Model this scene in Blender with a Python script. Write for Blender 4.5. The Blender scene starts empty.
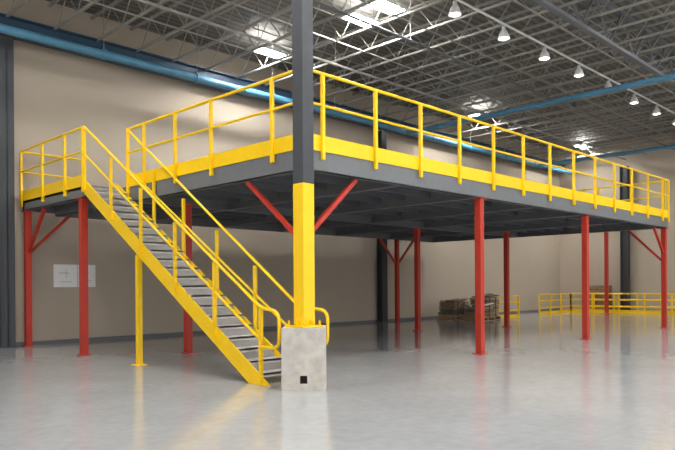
import bpy, math, random
from mathutils import Vector, Matrix
random.seed(4)
scene=bpy.context.scene
try:
    scene.view_settings.view_transform='Standard'
    scene.view_settings.look='None'
    scene.view_settings.exposure=.13
except Exception: pass

# ---------------------------------------------------------------- materials
def srgb(r,g,b):
    def c(v):
        v/=255.
        return v/12.92 if v<=.04045 else ((v+.055)/1.055)**2.4
    return (c(r),c(g),c(b),1)
def mat(name,col,rough=.5,metal=0,var=.08,scale=6,bump=0.0,spec=.5):
    m=bpy.data.materials.new(name); m.use_nodes=True
    nt=m.node_tree; b=nt.nodes['Principled BSDF']
    b.inputs['Roughness'].default_value=rough; b.inputs['Metallic'].default_value=metal
    b.inputs['Specular IOR Level'].default_value=spec
    tc=nt.nodes.new('ShaderNodeTexCoord'); n=nt.nodes.new('ShaderNodeTexNoise')
    n.inputs['Scale'].default_value=scale; n.inputs['Detail'].default_value=5
    nt.links.new(tc.outputs['Object'],n.inputs['Vector'])
    r=nt.nodes.new('ShaderNodeValToRGB')
    r.color_ramp.elements[0].position=.3; r.color_ramp.elements[1].position=.7
    r.color_ramp.elements[0].color=tuple(c*(1-var) for c in col[:3])+(1,)
    r.color_ramp.elements[1].color=tuple(min(1,c*(1+var)) for c in col[:3])+(1,)
    nt.links.new(n.outputs['Fac'],r.inputs['Fac']); nt.links.new(r.outputs['Color'],b.inputs['Base Color'])
    if bump:
        bp=nt.nodes.new('ShaderNodeBump'); bp.inputs['Strength'].default_value=bump
        bp.inputs['Distance'].default_value=.02
        nt.links.new(n.outputs['Fac'],bp.inputs['Height']); nt.links.new(bp.outputs['Normal'],b.inputs['Normal'])
    return m
def emit(name,col,s):
    m=bpy.data.materials.new(name); m.use_nodes=True
    nt=m.node_tree; nt.nodes.clear()
    e=nt.nodes.new('ShaderNodeEmission'); o=nt.nodes.new('ShaderNodeOutputMaterial')
    e.inputs['Color'].default_value=col; e.inputs['Strength'].default_value=s
    nt.links.new(e.outputs[0],o.inputs[0]); return m
YEL=mat('yellow_paint',srgb(253,206,4),.38,var=.03)
RED=mat('red_paint',srgb(184,50,32),.45,var=.05)
GRY=mat('grey_steel',srgb(108,111,115),.5,var=.05)
DGR=mat('dark_grey_steel',srgb(64,67,72),.5,var=.05)
UND=mat('deck_underside',srgb(90,93,98),.55,var=.12,scale=2)
TRD=mat('tread_steel',srgb(196,196,195),.5,var=.06,scale=12)
RIS=mat('riser_steel',srgb(160,160,160),.5,var=.06,scale=12)
CON=mat('pedestal_concrete',srgb(194,189,180),.85,var=.16,scale=7,bump=.4)
CONH=mat('painted_niche_shade',srgb(62,59,56),.9)  # pedestal niche faces: recess shade painted in as a dark base colour
JST=mat('joist_paint',srgb(154,151,145),.5,var=.1)
BLU=mat('blue_pipe_paint',srgb(80,136,166),.4,var=.08)
DBL=mat('blue_steel',srgb(48,76,98),.5,var=.1)
WHT=mat('white_paint',srgb(225,225,222),.5,var=.03)
PAP=mat('white_paper',srgb(246,246,244),.6,var=.01)
WOOD=mat('pallet_wood',srgb(152,126,96),.8,var=.25,scale=9)
CARD=mat('cardboard',srgb(166,140,106),.8,var=.12,scale=4)
BLK=mat('black_ink',srgb(80,80,84),.6)
STK=mat('stored_steel',srgb(104,102,95),.6,var=.3,scale=4)
LAMP=emit('lamp_lens',(1,.99,.97,1),145)
LUP=emit('lamp_uplight',(1,.99,.97,1),26)
BULB=emit('bulb_lens',(1,.98,.95,1),14)
WAL=mat('beige_wall',srgb(188,175,158),.8,var=.03,scale=.5,bump=.03)

def floormat():
    m=bpy.data.materials.new('polished_concrete'); m.use_nodes=True
    nt=m.node_tree; b=nt.nodes['Principled BSDF']; L=nt.links
    tc=nt.nodes.new('ShaderNodeTexCoord')
    n1=nt.nodes.new('ShaderNodeTexNoise'); n1.inputs['Scale'].default_value=.8; n1.inputs['Detail'].default_value=6; n1.inputs['Roughness'].default_value=.62
    n2=nt.nodes.new('ShaderNodeTexNoise'); n2.inputs['Scale'].default_value=7; n2.inputs['Detail'].default_value=8
    L.new(tc.outputs['Object'],n1.inputs['Vector']); L.new(tc.outputs['Object'],n2.inputs['Vector'])
    mx=nt.nodes.new('ShaderNodeMix'); mx.data_type='FLOAT'; mx.inputs[0].default_value=.45
    L.new(n1.outputs['Fac'],mx.inputs[2]); L.new(n2.outputs['Fac'],mx.inputs[3])
    r=nt.nodes.new('ShaderNodeValToRGB'); r.color_ramp.elements[0].position=.28; r.color_ramp.elements[1].position=.72
    r.color_ramp.elements[0].color=srgb(168,169,171); r.color_ramp.elements[1].color=srgb(192,193,195)
    L.new(mx.outputs[0],r.inputs['Fac'])
    br=nt.nodes.new('ShaderNodeTexBrick'); br.offset=0; br.inputs['Scale'].default_value=1
    br.inputs['Brick Width'].default_value=5.2; br.inputs['Row Height'].default_value=5.4; br.inputs['Mortar Size'].default_value=.005
    br.inputs['Color1'].default_value=(1,1,1,1); br.inputs['Color2'].default_value=(1,1,1,1); br.inputs['Mortar'].default_value=(.88,.88,.88,1)
    L.new(tc.outputs['Object'],br.inputs['Vector'])
    mm=nt.nodes.new('ShaderNodeMix'); mm.data_type='RGBA'; mm.blend_type='MULTIPLY'; mm.inputs[0].default_value=1
    L.new(r.outputs['Color'],mm.inputs[6]); L.new(br.outputs['Color'],mm.inputs[7]); L.new(mm.outputs[2],b.inputs['Base Color'])
    b.inputs['Roughness'].default_value=.11
    b.inputs['Specular IOR Level'].default_value=.9
    return m
FLR=floormat()
def roofmat():
    m=bpy.data.materials.new('roof_deck'); m.use_nodes=True
    nt=m.node_tree; b=nt.nodes['Principled BSDF']; L=nt.links
    tc=nt.nodes.new('ShaderNodeTexCoord'); w=nt.nodes.new('ShaderNodeTexWave'); w.bands_direction='Y'
    w.inputs['Scale'].default_value=1.2
    L.new(tc.outputs['Object'],w.inputs['Vector'])
    r=nt.nodes.new('ShaderNodeValToRGB'); r.color_ramp.elements[0].color=srgb(96,93,88); r.color_ramp.elements[1].color=srgb(126,123,116)
    L.new(w.outputs['Fac'],r.inputs['Fac']); L.new(r.outputs['Color'],b.inputs['Base Color'])
    b.inputs['Roughness'].default_value=.6
    return m
ROOF=roofmat()

# ---------------------------------------------------------------- mesh builder
class MB:
    def __init__(s): s.v=[]; s.f=[]; s.m=[]; s.mats=[]; s.sm=[]
    def mi(s,m):
        if m not in s.mats: s.mats.append(m)
        return s.mats.index(m)
    def add(s,vs,fs,m,smooth=False):
        o=len(s.v); s.v+= [tuple(v) for v in vs]; k=s.mi(m)
        for f in fs: s.f.append([i+o for i in f]); s.m.append(k); s.sm.append(smooth)
    def box(s,x0,x1,y0,y1,z0,z1,m):
        vs=[(x,y,z) for z in (z0,z1) for y in (y0,y1) for x in (x0,x1)]
        s.add(vs,[(0,2,3,1),(4,5,7,6),(0,1,5,4),(2,6,7,3),(0,4,6,2),(1,3,7,5)],m)
    def beam(s,a,b,w,h,m,up=(0,0,1)):
        a=Vector(a);b=Vector(b); d=(b-a).normalized(); up=Vector(up)
        if abs(d.dot(up))>.98: up=Vector((0,1,0))
        r=d.cross(up).normalized(); u=r.cross(d).normalized()
        vs=[p+r*(sx*w/2)+u*(sz*h/2) for p in (a,b) for sx,sz in ((-1,-1),(1,-1),(1,1),(-1,1))]
        s.add(vs,[(0,1,2,3),(7,6,5,4),(0,4,5,1),(1,5,6,2),(2,6,7,3),(3,7,4,0)],m)
    def tube(s,pts,r,m,n=10):
        pts=[Vector(p) for p in pts]; rings=[]; prev=None
        N=len(pts)
        for i,p in enumerate(pts):
            if i==0: d=pts[1]-p
            elif i==N-1: d=p-pts[i-1]
            else: d=(pts[i+1]-p).normalized()+(p-pts[i-1]).normalized()
            d.normalize()
            if prev is None:
                ref=Vector((0,0,1)) if abs(d.z)<.9 else Vector((1,0,0))
                a=d.cross(ref).normalized()
            else: a=(prev-d*prev.dot(d)).normalized()
            prev=a; b=d.cross(a)
            rings.append([p+(a*math.cos(t)+b*math.sin(t))*r for t in [2*math.pi*k/n for k in range(n)]])
        vs=[v for R in rings for v in R]
        fs=[(i*n+k,i*n+(k+1)%n,(i+1)*n+(k+1)%n,(i+1)*n+k) for i in range(N-1) for k in range(n)]
        s.add(vs,fs,m,True)
        s.add(rings[0],[tuple(range(n))[::-1]],m); s.add(rings[-1],[tuple(range(n))],m)
    def lathe(s,c,prof,m,n=20):
        vs=[(c[0]+r*math.cos(2*math.pi*k/n),c[1]+r*math.sin(2*math.pi*k/n),c[2]+z) for r,z in prof for k in range(n)]
        fs=[(i*n+k,i*n+(k+1)%n,(i+1)*n+(k+1)%n,(i+1)*n+k) for i in range(len(prof)-1) for k in range(n)]
        s.add(vs,fs,m,True)
    def prism(s,poly,x0,x1,m):
        n=len(poly)
        vs=[(x0,y,z) for y,z in poly]+[(x1,y,z) for y,z in poly]
        s.add(vs,[tuple(range(n)),tuple(range(2*n-1,n-1,-1))]+[(i,i+n,(i+1)%n+n,(i+1)%n) for i in range(n)],m)
    def obj(s,name,parent=None,bevel=0):
        me=bpy.data.meshes.new(name); me.from_pydata(s.v,[],s.f)
        for m in s.mats: me.materials.append(m)
        me.polygons.foreach_set('material_index',s.m); me.polygons.foreach_set('use_smooth',s.sm)
        me.update()
        import bmesh
        bm=bmesh.new(); bm.from_mesh(me); bmesh.ops.recalc_face_normals(bm,faces=bm.faces); bm.to_mesh(me); bm.free()
        o=bpy.data.objects.new(name,me); scene.collection.objects.link(o)
        if parent: o.parent=parent
        if bevel:
            b=o.modifiers.new('bev','BEVEL'); b.width=bevel; b.segments=2; b.limit_method='ANGLE'
        return o
def empty(name):
    e=bpy.data.objects.new(name,None); scene.collection.objects.link(e); return e
def fillet(pts,r,n=6):
    pts=[Vector(p) for p in pts]; out=[pts[0]]
    for i in range(1,len(pts)-1):
        a=(pts[i-1]-pts[i]); b=(pts[i+1]-pts[i]); rr=min(r,a.length*.49,b.length*.49)
        p0=pts[i]+a.normalized()*rr; p2=pts[i]+b.normalized()*rr
        for k in range(n+1):
            t=k/n; out.append(p0*(1-t)**2+pts[i]*2*t*(1-t)+p2*t*t)
    out.append(pts[-1]); return out

# ---------------------------------------------------------------- room shell
YW=10.7; XR=31; XL=-16; YF=-20; ZC=9.7
b=MB(); b.box(XL,XR+.3,YF,YW+.3,-.2,0,FLR); b.obj('floor')
b=MB(); b.box(XL,XR+.3,YW,YW+.3,0,ZC,WAL); b.obj('wall_back')
b=MB(); b.box(XR,XR+.3,YF,YW,0,ZC,WAL); b.obj('wall_right')
b=MB(); b.box(XL,XR+.3,YF,YW+.3,ZC,ZC+.2,ROOF); b.obj('ceiling')
b=MB()
b.box(XL,XR,YW-.02,YW-.001,0,.1,GRY); b.obj('baseboard_back')

# roof joists
b=MB(); zt,zb=9.55,8.8
x=-15.0
while x<XR-.5:
    b.beam((x,YF,zt),(x,YW-.05,zt),.09,.05,JST)
    b.beam((x,YF,zb),(x,YW-.4,zb),.08,.05,JST)
    y=YF; k=0; st=.6
    while y+st<YW-.3:
        b.beam((x,y,zb if k%2==0 else zt),(x,y+st,zt if k%2==0 else zb),.022,.022,JST); y+=st;k+=1
    x+=1.25
for yy in (-16,-13,-10,-7.5,-5,-2.6,.3,3.0,5.4,7.8):
    b.beam((XL,yy,zb-.03),(XR-.1,yy,zb-.03),.035,.035,JST)
    b.beam((XL,yy,zt-.05),(XR-.1,yy,zt-.05),.035,.035,JST)
b.obj('roof_joists')
def girder(p,q,name,m,z0=8.35,z1=9.45,pitch=.9):
    b=MB(); p=Vector(p);q=Vector(q); L=(q-p).length; d=(q-p).normalized()
    b.beam((p.x,p.y,z0),(q.x,q.y,z0),.16,.1,m); b.beam((p.x,p.y,z1),(q.x,q.y,z1),.16,.1,m)
    n=int(L/pitch)
    for i in range(n):
        a=p+d*(i*L/n); c=p+d*((i+1)*L/n)
        za,zc=(z0,z1) if i%2==0 else (z1,z0)
        b.beam((a.x,a.y,za),(c.x,c.y,zc),.05,.05,m)
    return b.obj(name)
girder((XL,-.63,0),(XR-.1,-.63,0),'roof_girder',GRY)
b=MB()
for z0,z1,w in ((8.3,8.34,.3),(8.34,8.78,.03),(8.78,8.82,.3)):
    b.box(XL,XR-.1,YW-.35-w/2,YW-.35+w/2,z0,z1,DBL)
b.obj('roof_edge_beam')

# ---------------------------------------------------------------- pipes
def pipe(name,p,q,r,m,hang=True):
    b=MB(); p=Vector(p);q=Vector(q); b.tube([p,q],r,m,16)
    L=(q-p).length; n=int(L/3.1)
    for i in range(n+1):
        c=p.lerp(q,(i+.5)/(n+1))
        b.tube([c-(q-p).normalized()*.06,c+(q-p).normalized()*.06],r*1.25,m,16)
        b.tube([(c.x,c.y,c.z+r),(c.x,c.y,ZC-.01)],.012,JST,6)
    return b.obj(name)
pipe('blue_pipe',(XL+.2,9.5,8.15),(XR-.8,9.5,8.15),.115,BLU)
pipe('blue_pipe',(14.3,-18,8.0),(14.3,9.2,8.0),.09,BLU)
pipe('blue_pipe',(25.5,-18,8.0),(25.5,9.2,8.0),.09,BLU)
pipe('sprinkler_pipe',(XL+.2,6.4,8.55),(XR-.8,6.4,8.55),.04,JST)
pipe('sprinkler_pipe',(XL+.2,3.4,8.5),(XR-.8,3.4,8.5),.035,GRY)

# ---------------------------------------------------------------- lights
def ceiling_lamp(x,y,z=9.25):
    e=empty('ceiling_lamp'); e.location=(x,y,z)
    b=MB(); L,W=.6,.27
    b.box(-L,L,-W,W,-.03,-.01,LAMP)
    b.box(-L*.9,L*.9,-W*.9,W*.9,.02,.03,LUP)
    b.obj('lens',e)
    b=MB()
    for s in (-1,1):
        b.box(-L-.03,L+.03,s*W-.02,s*W+.02,-.05,.05,WHT); b.box(s*L-.02,s*L+.02,-W,W,-.05,.05,WHT)
        b.tube([(s*L*.8,0,0.05),(s*L*.8,0,ZC-.01-z)],.01,GRY,6)
    b.box(-L,L,-W,W,-.005,.015,WHT)
    b.box(-.3,.3,-.06,.06,.03,.1,WHT)
    b.obj('frame',e)
for x,y in ((6.2,8.5),(6.5,4.6),(6.2,3.5),(18.4,8.3),(28.1,7.9),
            (-2,5),(-6,0),(-1,-3.5),(4,-3.5),(-6,-9),(0,-9),(6,-9),(12,-7),(13.5,-3.6),(19,-6),(26,-5),(12,-14),(22,-14),(0,-15)):
    ceiling_lamp(x,y)
def pendant(x,y,z=8.3):
    b=MB()
    b.lathe((x,y,z),[(.02,.34),(.05,.34),(.06,.24),(.1,.2),(.17,.0),(.16,0),(.09,.18),(.0,.19)],WHT)
    b.lathe((x,y,z),[(.0,-.01),(.09,.0),(.12,.07),(.07,.15),(.0,.17)],BULB)
    b.tube([(x,y,z+.3),(x,y,8.675)],.012,GRY,6)
    b.obj('pendant_lamp')
for i in range(10): pendant(3.9+2.3*i,1.2)
b=MB(); b.tube([(XL,1.2,8.715),(XR-.1,1.2,8.715)],.03,WHT,8); b.obj('conduit')

# ---------------------------------------------------------------- building columns
def building_column(x,y,s=.3,name='building_column',zt=8.25):
    b=MB()
    f=.02
    b.box(x-s/2,x+s/2,y-s/2,y-s/2+f,0,zt,DGR); b.box(x-s/2,x+s/2,y+s/2-f,y+s/2,0,zt,DGR)
    b.box(x-f/2,x+f/2,y-s/2,y+s/2,0,zt,DGR)
    b.box(x-s*.6,x+s*.6,y-s*.6,y+s*.6,0,.03,DGR)
    return b.obj(name)
building_column(-1.3,10.35,.36)
building_column(14.05,10.45,.32)
building_column(30.6,6.6,.4)

# front column on pedestal
CX,CY=-.585,-.63
e=empty('structural_column'); e.location=(CX,CY,0)
b=MB(); h=.335; top=.955
c45=math.cos(math.radians(45))
def rot(x,y): return (x*c45-y*c45,x*c45+y*c45)
# local frame: faces along +-x,+-y then rotated 45 deg; local -x face looks toward (-1,-1)
fx=-h; hy,z0h,z1h,dp=.055,.115,.235,.09
def P(x,y,z):
    q=rot(x,y); return (q[0],q[1],z)
V=[P(-h,-h,0),P(h,-h,0),P(h,h,0),P(-h,h,0),P(-h,-h,top),P(h,-h,top),P(h,h,top),P(-h,h,top)]
b.add(V,[(3,2,1,0),(4,5,6,7),(0,1,5,4),(1,2,6,5),(2,3,7,6)],CON)
# front face (local -x) split around a niche
b.add([P(-h,-h,0),P(-h,h,0),P(-h,h,top),P(-h,-h,top),
       P(-h,-hy,z0h),P(-h,hy,z0h),P(-h,hy,z1h),P(-h,-hy,z1h)],
      [(0,1,5,4),(1,2,6,5),(2,3,7,6),(3,0,4,7)],CON)
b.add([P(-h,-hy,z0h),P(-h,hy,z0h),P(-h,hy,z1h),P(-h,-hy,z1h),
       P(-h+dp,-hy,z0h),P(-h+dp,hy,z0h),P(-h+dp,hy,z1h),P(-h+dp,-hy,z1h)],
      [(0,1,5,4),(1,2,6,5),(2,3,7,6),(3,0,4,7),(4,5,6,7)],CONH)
b.obj('concrete_pedestal',e)
b=MB(); s=.118; yt=3.19
b.box(-s,s,-s,s,top+.03,yt,YEL); b.box(-.21,.21,-.21,.21,top,top+.03,YEL)
for sx in (-1,1):
    for sy in (-1,1):
        b.tube([(sx*.17,sy*.17,top+.03),(sx*.17,sy*.17,top+.1)],.02,YEL,8)
for sx,sy in ((1,0),(-1,0),(0,1),(0,-1)):
    b.beam((sx*s,sy*s,top+.09),(sx*(s+.06),sy*(s+.06),top+.05),.015,.1,YEL)
b.box(-s,s,-s,s,yt,8.3,DGR)
b.obj('column_shaft',e,.012)

# ---------------------------------------------------------------- mezzanine
MZ=empty('mezzanine_platform')
X1=17.55; Y1=10.3; ZB=3.57; ZD=3.95; ZK=4.2; HR=5.27; HM=4.72
W=.84; S2=6.55; S3=10.38
b=MB()
b.box(.02,X1,0.02,Y1,ZD-.08,ZD,UND); b.box(-W,0.02,S2,S3,ZD-.08,ZD,UND)
b.obj('deck',MZ)
def ibeam_x(b,x0,x1,y,z0,z1,w,m):
    b.box(x0,x1,y-w/2,y+w/2,z0,z0+.02,m); b.box(x0,x1,y-w/2,y+w/2,z1-.02,z1,m); b.box(x0,x1,y-.008,y+.008,z0,z1,m)
def ibeam_y(b,y0,y1,x,z0,z1,w,m):
    b.box(x-w/2,x+w/2,y0,y1,z0,z0+.02,m); b.box(x-w/2,x+w/2,y0,y1,z1-.02,z1,m); b.box(x-.008,x+.008,y0,y1,z0,z1,m)
b=MB()
b.box(0,X1,0,.015,ZB,ZD,GRY); b.box(0,X1,0,.12,ZB,ZB+.02,GRY)
b.box(0,.015,0,Y1,ZB,ZD,GRY); b.box(0,.12,0,Y1,ZB,ZB+.02,GRY)
b.box(X1-.015,X1,0,Y1,ZB,ZD,GRY); b.box(X1-.12,X1,0,Y1,ZB,ZB+.02,GRY)
b.box(0,X1,Y1-.015,Y1,ZB,ZD,GRY)
b.box(-W,-W+.015,S2,S3,ZB+.1,ZD,GRY); b.box(-W,-W+.12,S2,S3,ZB+.1,ZB+.12,GRY)
b.box(-W,0,S2,S2+.015,ZB+.1,ZD,GRY); b.box(-W,.1,S3-.12,S3,ZB+.1,ZD,GRY)
b.obj('perimeter_beams',MZ)
b=MB()
for xx in (2.75,5.52,8.3,11.05,14.4): ibeam_y(b,.1,Y1-.05,xx,ZB+.02,ZD-.08,.16,GRY)
y=.7
while y<Y1-.3:
    b.box(.1,X1-.1,y-.03,y+.03,ZB+.16,ZD-.08,UND); y+=.8
ibeam_x(b,.1,X1-.1,5.9,ZB,ZD-.08,.18,GRY)
b.obj('floor_joists',MZ)
cols=[(.1,.1),(5.52,.1),(11.05,.1),(17.45,.1),(1.17,5.44),(10.72,5.95),(14.6,4.75),(14.5,10.0),(5.6,5.95),(-W+.09,6.85),(-W+.09,10.28)]
b=MB(); c=.078
for x,y in cols:
    zt=ZB+.1 if x<0 else ZB
    b.box(x-c,x+c,y-c,y+c,.02,zt,RED); b.box(x-.13,x+.13,y-.13,y+.13,0,.02,RED); b.box(x-.13,x+.13,y-.13,y+.13,zt-.02,zt,RED)
    for sx in (-1,1):
        for sy in (-1,1): b.tube([(x+sx*.105,y+sy*.105,.02),(x+sx*.105,y+sy*.105,.045)],.01,GRY,6)
b.obj('support_columns',MZ,.006)
b=MB()
def brace(x,y,dx,dy,L=1.05,zt=ZB,H=None):
    H=H or L
    b.beam((x+dx*c,y+dy*c,zt-H),(x+dx*(L+c),y+dy*(L+c),zt-.02),.075,.075,RED)
brace(.1,.1,1,0,1.2,ZB,1.1); brace(.1,.1,0,1,1.5,ZB,1.2); brace(17.45,.1,0,1,1.15)
brace(17.45,.1,-1,0,.9)
brace(14.5,10,1,0); brace(14.5,10,-1,0); brace(-W+.09,10.28,0,-1,1.1,ZB+.1); brace(-W+.09,10.28,1,0,1.1,ZB+.1)
b.obj('knee_braces',MZ)
b=MB()
def rail_run(fix,axis,a0,a1,posts,out,zt=HR):
    o=fix+out*.035
    def P(a,off,z): return (a,off,z) if axis=='x' else (off,a,z)
    b.tube([P(a0,o,zt),P(a1,o,zt)],.03,YEL,10)
    b.tube([P(a0,o,HM),P(a1,o,HM)],.025,YEL,10)
    k=fix+out*.008
    if axis=='x': b.box(a0,a1,min(fix,k+out*.01),max(fix,k+out*.01),ZD-.02,ZK,YEL)
    else: b.box(min(fix,k+out*.01),max(fix,k+out*.01),a0,a1,ZD-.02,ZK,YEL)
    for p in posts:
        b.beam(P(p,o+out*.01,ZD-.17),P(p,o+out*.01,zt-.01),.06,.06,YEL)
rail_run(0,'x',-.035,X1,[.41+1.375*k for k in range(13)]+[X1-.04],-1)
rail_run(0,'y',-.035,6.06,[.78,2.66,3.98,5.28,6.03],-1)
rail_run(X1,'y',0,3.2,[.1,1.3,2.5,3.2],1)
rail_run(-W,'y',S2-.05,S3,[S2,7.55,8.9,S3-.03],-1)
rail_run(S3,'x',-W,.9,[-.3,.9],1)
b.obj('guard_railings',MZ)

# ---------------------------------------------------------------- stairs
ST=empty('staircase')
y0=.1; sl=(ZD-.0)/(S2-y0)
b=MB()
poly=[(-.1,0),(.46,0),(S2+.02,sl*(S2-y0)-.2),(S2+.02,sl*(S2-y0)+.12),(S2-.1,sl*(S2-.1-y0)+.12)]
for xx in (-W-.0,-.07):
    b.prism(poly,xx-.012,xx+.012,YEL)
b.obj('stringers',ST)
b=MB(); n=22; rise=ZD/n; run=(S2-y0)/n
for i in range(1,n):
    z=i*rise; ya=y0+(i-1)*run+.05
    b.box(-W+.012,-.082,ya-.02,ya+run,z-.03,z,TRD)
    b.box(-W+.012,-.082,ya-.02,ya-.005,z-.06,z,TRD)
    b.box(-W+.012,-.082,ya+run-.012,ya+run-.004,z,z+rise-.06,RIS)
b.obj('treads',ST)
b=MB()
for xx,yb in ((-W-.03,-.36),(-.05,-.6)):
    zr=lambda y: sl*(y-y0)+1.25
    zm=lambda y: sl*(y-y0)+.72
    ytop=S2-.03 if xx<-.5 else 6.06
    ztop=HR
    b.tube(fillet([(xx,ytop,ztop),(xx,ytop-.05,ztop-.02),(xx,.1,zr(.1)),(xx,yb,zr(.1)-.06),(xx,yb,.62),(xx,.1,.62)],.16,8),.028,YEL,10)
    b.tube([(xx,ytop,zm(ytop)),(xx,.1,zm(.1))],.024,YEL,10)
    for k in range(6):
        y=.1+(ytop-.12)*k/5
        zb=max(0,sl*(y-y0)-.1)
        b.beam((xx,y,zb),(xx,y,zr(y)-.01),.055,.055,YEL)
b.obj('handrails',ST)
b=MB()
b.box(-W-.05,-W+.05,4.04,4.14,.01,sl*(4.09-y0)-.2,YEL); b.box(-W-.12,-W+.12,3.97,4.21,0,.015,YEL)
b.obj('stringer_post',ST)

# ---------------------------------------------------------------- poster
b=MB(); yp=YW-.01
b.box(.1,.78,yp-.012,yp,1.6,2.25,PAP); b.box(.8,1.33,yp-.012,yp,1.6,2.25,PAP)
yy=yp-.014
for (x0,x1,z0,z1) in ((.25,.55,2.0,2.01),(.45,.457,1.85,2.1),(.86,1.15,2.0,2.01),(.95,.957,1.85,2.12),(.3,.6,1.75,1.758),(.95,1.2,1.78,1.788)):
    b.box(x0,x1,yy,yp-.01,z0,z1,BLK)
b.obj('wall_poster')

# ---------------------------------------------------------------- stored goods
def pallet(b,x,y,z,w=1.2,d=1.0):
    for i in range(3): b.box(x+i*(w-.1)/2,x+i*(w-.1)/2+.1,y,y+d,z+.02,z+.12,WOOD)
    for i in range(7): b.box(x,x+w,y+i*(d-.1)/6,y+i*(d-.1)/6+.1,z+.12,z+.145,WOOD)
    for i in range(3): b.box(x,x+w,y+i*(d-.1)/2,y+i*(d-.1)/2+.1,z,z+.02,WOOD)
b=MB()
for px,py,nl in ((17.2,8.9,6),(18.1,7.8,8),(17.1,7.5,4)):
    pallet(b,px,py,0)
    z=.145
    for k in range(nl):
        hh=random.uniform(.09,.15); o=random.uniform(-.06,.06)
        mm=random.choice([STK,CARD,WOOD,CARD])
        b.box(px+.05+o,px+1.15+o,py+.08,py+.92,z,z+hh-.02,mm); b.box(px+.32,px+.36,py+.06,py+.94,z,z+hh,BLK); b.box(px+.82,px+.86,py+.06,py+.94,z,z+hh,BLK); z+=hh
    for k in range(7):
        b.beam((px+.1,py+.1+k*.12,z+.03),(px+1.2,py+.13+k*.12,z+.03+random.uniform(0,.12)),.08,.05,random.choice([STK,WOOD,STK,WHT]))
b.obj('pallet_stack')
def free_rail(name,pts,hs=(.35,.72,1.05),sp=1.3):
    b=MB()
    for p,q in zip(pts[:-1],pts[1:]):
        p=Vector(p+(0,));q=Vector(q+(0,)); L=(q-p).length; n=max(1,round(L/sp))
        for hh in hs: b.tube([(p.x,p.y,hh),(q.x,q.y,hh)],.035,YEL,8)
        b.beam((p.x,p.y,.08),(q.x,q.y,.08),.03,.15,YEL)
        for i in range(n+1):
            c_=p.lerp(q,i/n); b.beam((c_.x,c_.y,0),(c_.x,c_.y,hs[-1]),.07,.07,YEL)
    b.obj(name)
free_rail('guard_rail_section',[(24.6,8.7),(28.2,8.7),(28.2,-2)])
free_rail('guard_rail_section',[(29.3,9.2),(29.3,-2)])
free_rail('guard_rail_section',[(20.0,8.4),(21.2,8.0)])
b=MB()
for k in range(10): pallet(b,29.6,7.4,k*.15,1.1,1.2)
b.obj('wooden_pallet_stack')
b=MB(); b.box(27.2,27.36,6.2,6.36,.02,4.7,RED); b.box(27.05,27.5,6.05,6.5,0,.02,RED); b.box(27.1,27.45,6.1,6.45,4.7,4.72,RED); b.obj('steel_post')

# ---------------------------------------------------------------- world / camera
w=bpy.data.worlds.new('World'); scene.world=w; w.use_nodes=True
w.node_tree.nodes['Background'].inputs[0].default_value=(1,.99,.97,1)
w.node_tree.nodes['Background'].inputs[1].default_value=1.3
f,yh,roll,th,Cx,Cz=662.09,285.39,.0064,.7822,-.5557,11.2101
dl,dd=-Cx,-Cz
camx=dl*math.sin(th)+dd*math.cos(th); camy=-dl*math.cos(th)+dd*math.sin(th)
fwd=Vector((math.cos(th),math.sin(th),0)); right=Vector((math.sin(th),-math.cos(th),0)); up=Vector((0,0,1))
R=Matrix((right,up,-fwd)).transposed().to_4x4()
cd=bpy.data.cameras.new('Camera'); co=bpy.data.objects.new('Camera',cd); scene.collection.objects.link(co)
co.matrix_world=Matrix.Translation((camx,camy,1.6))@R@Matrix.Rotation(-roll,4,'Z')
cd.sensor_width=36; cd.lens=36*f/675; cd.shift_y=(yh-225)/675
cd.clip_end=300
scene.camera=co
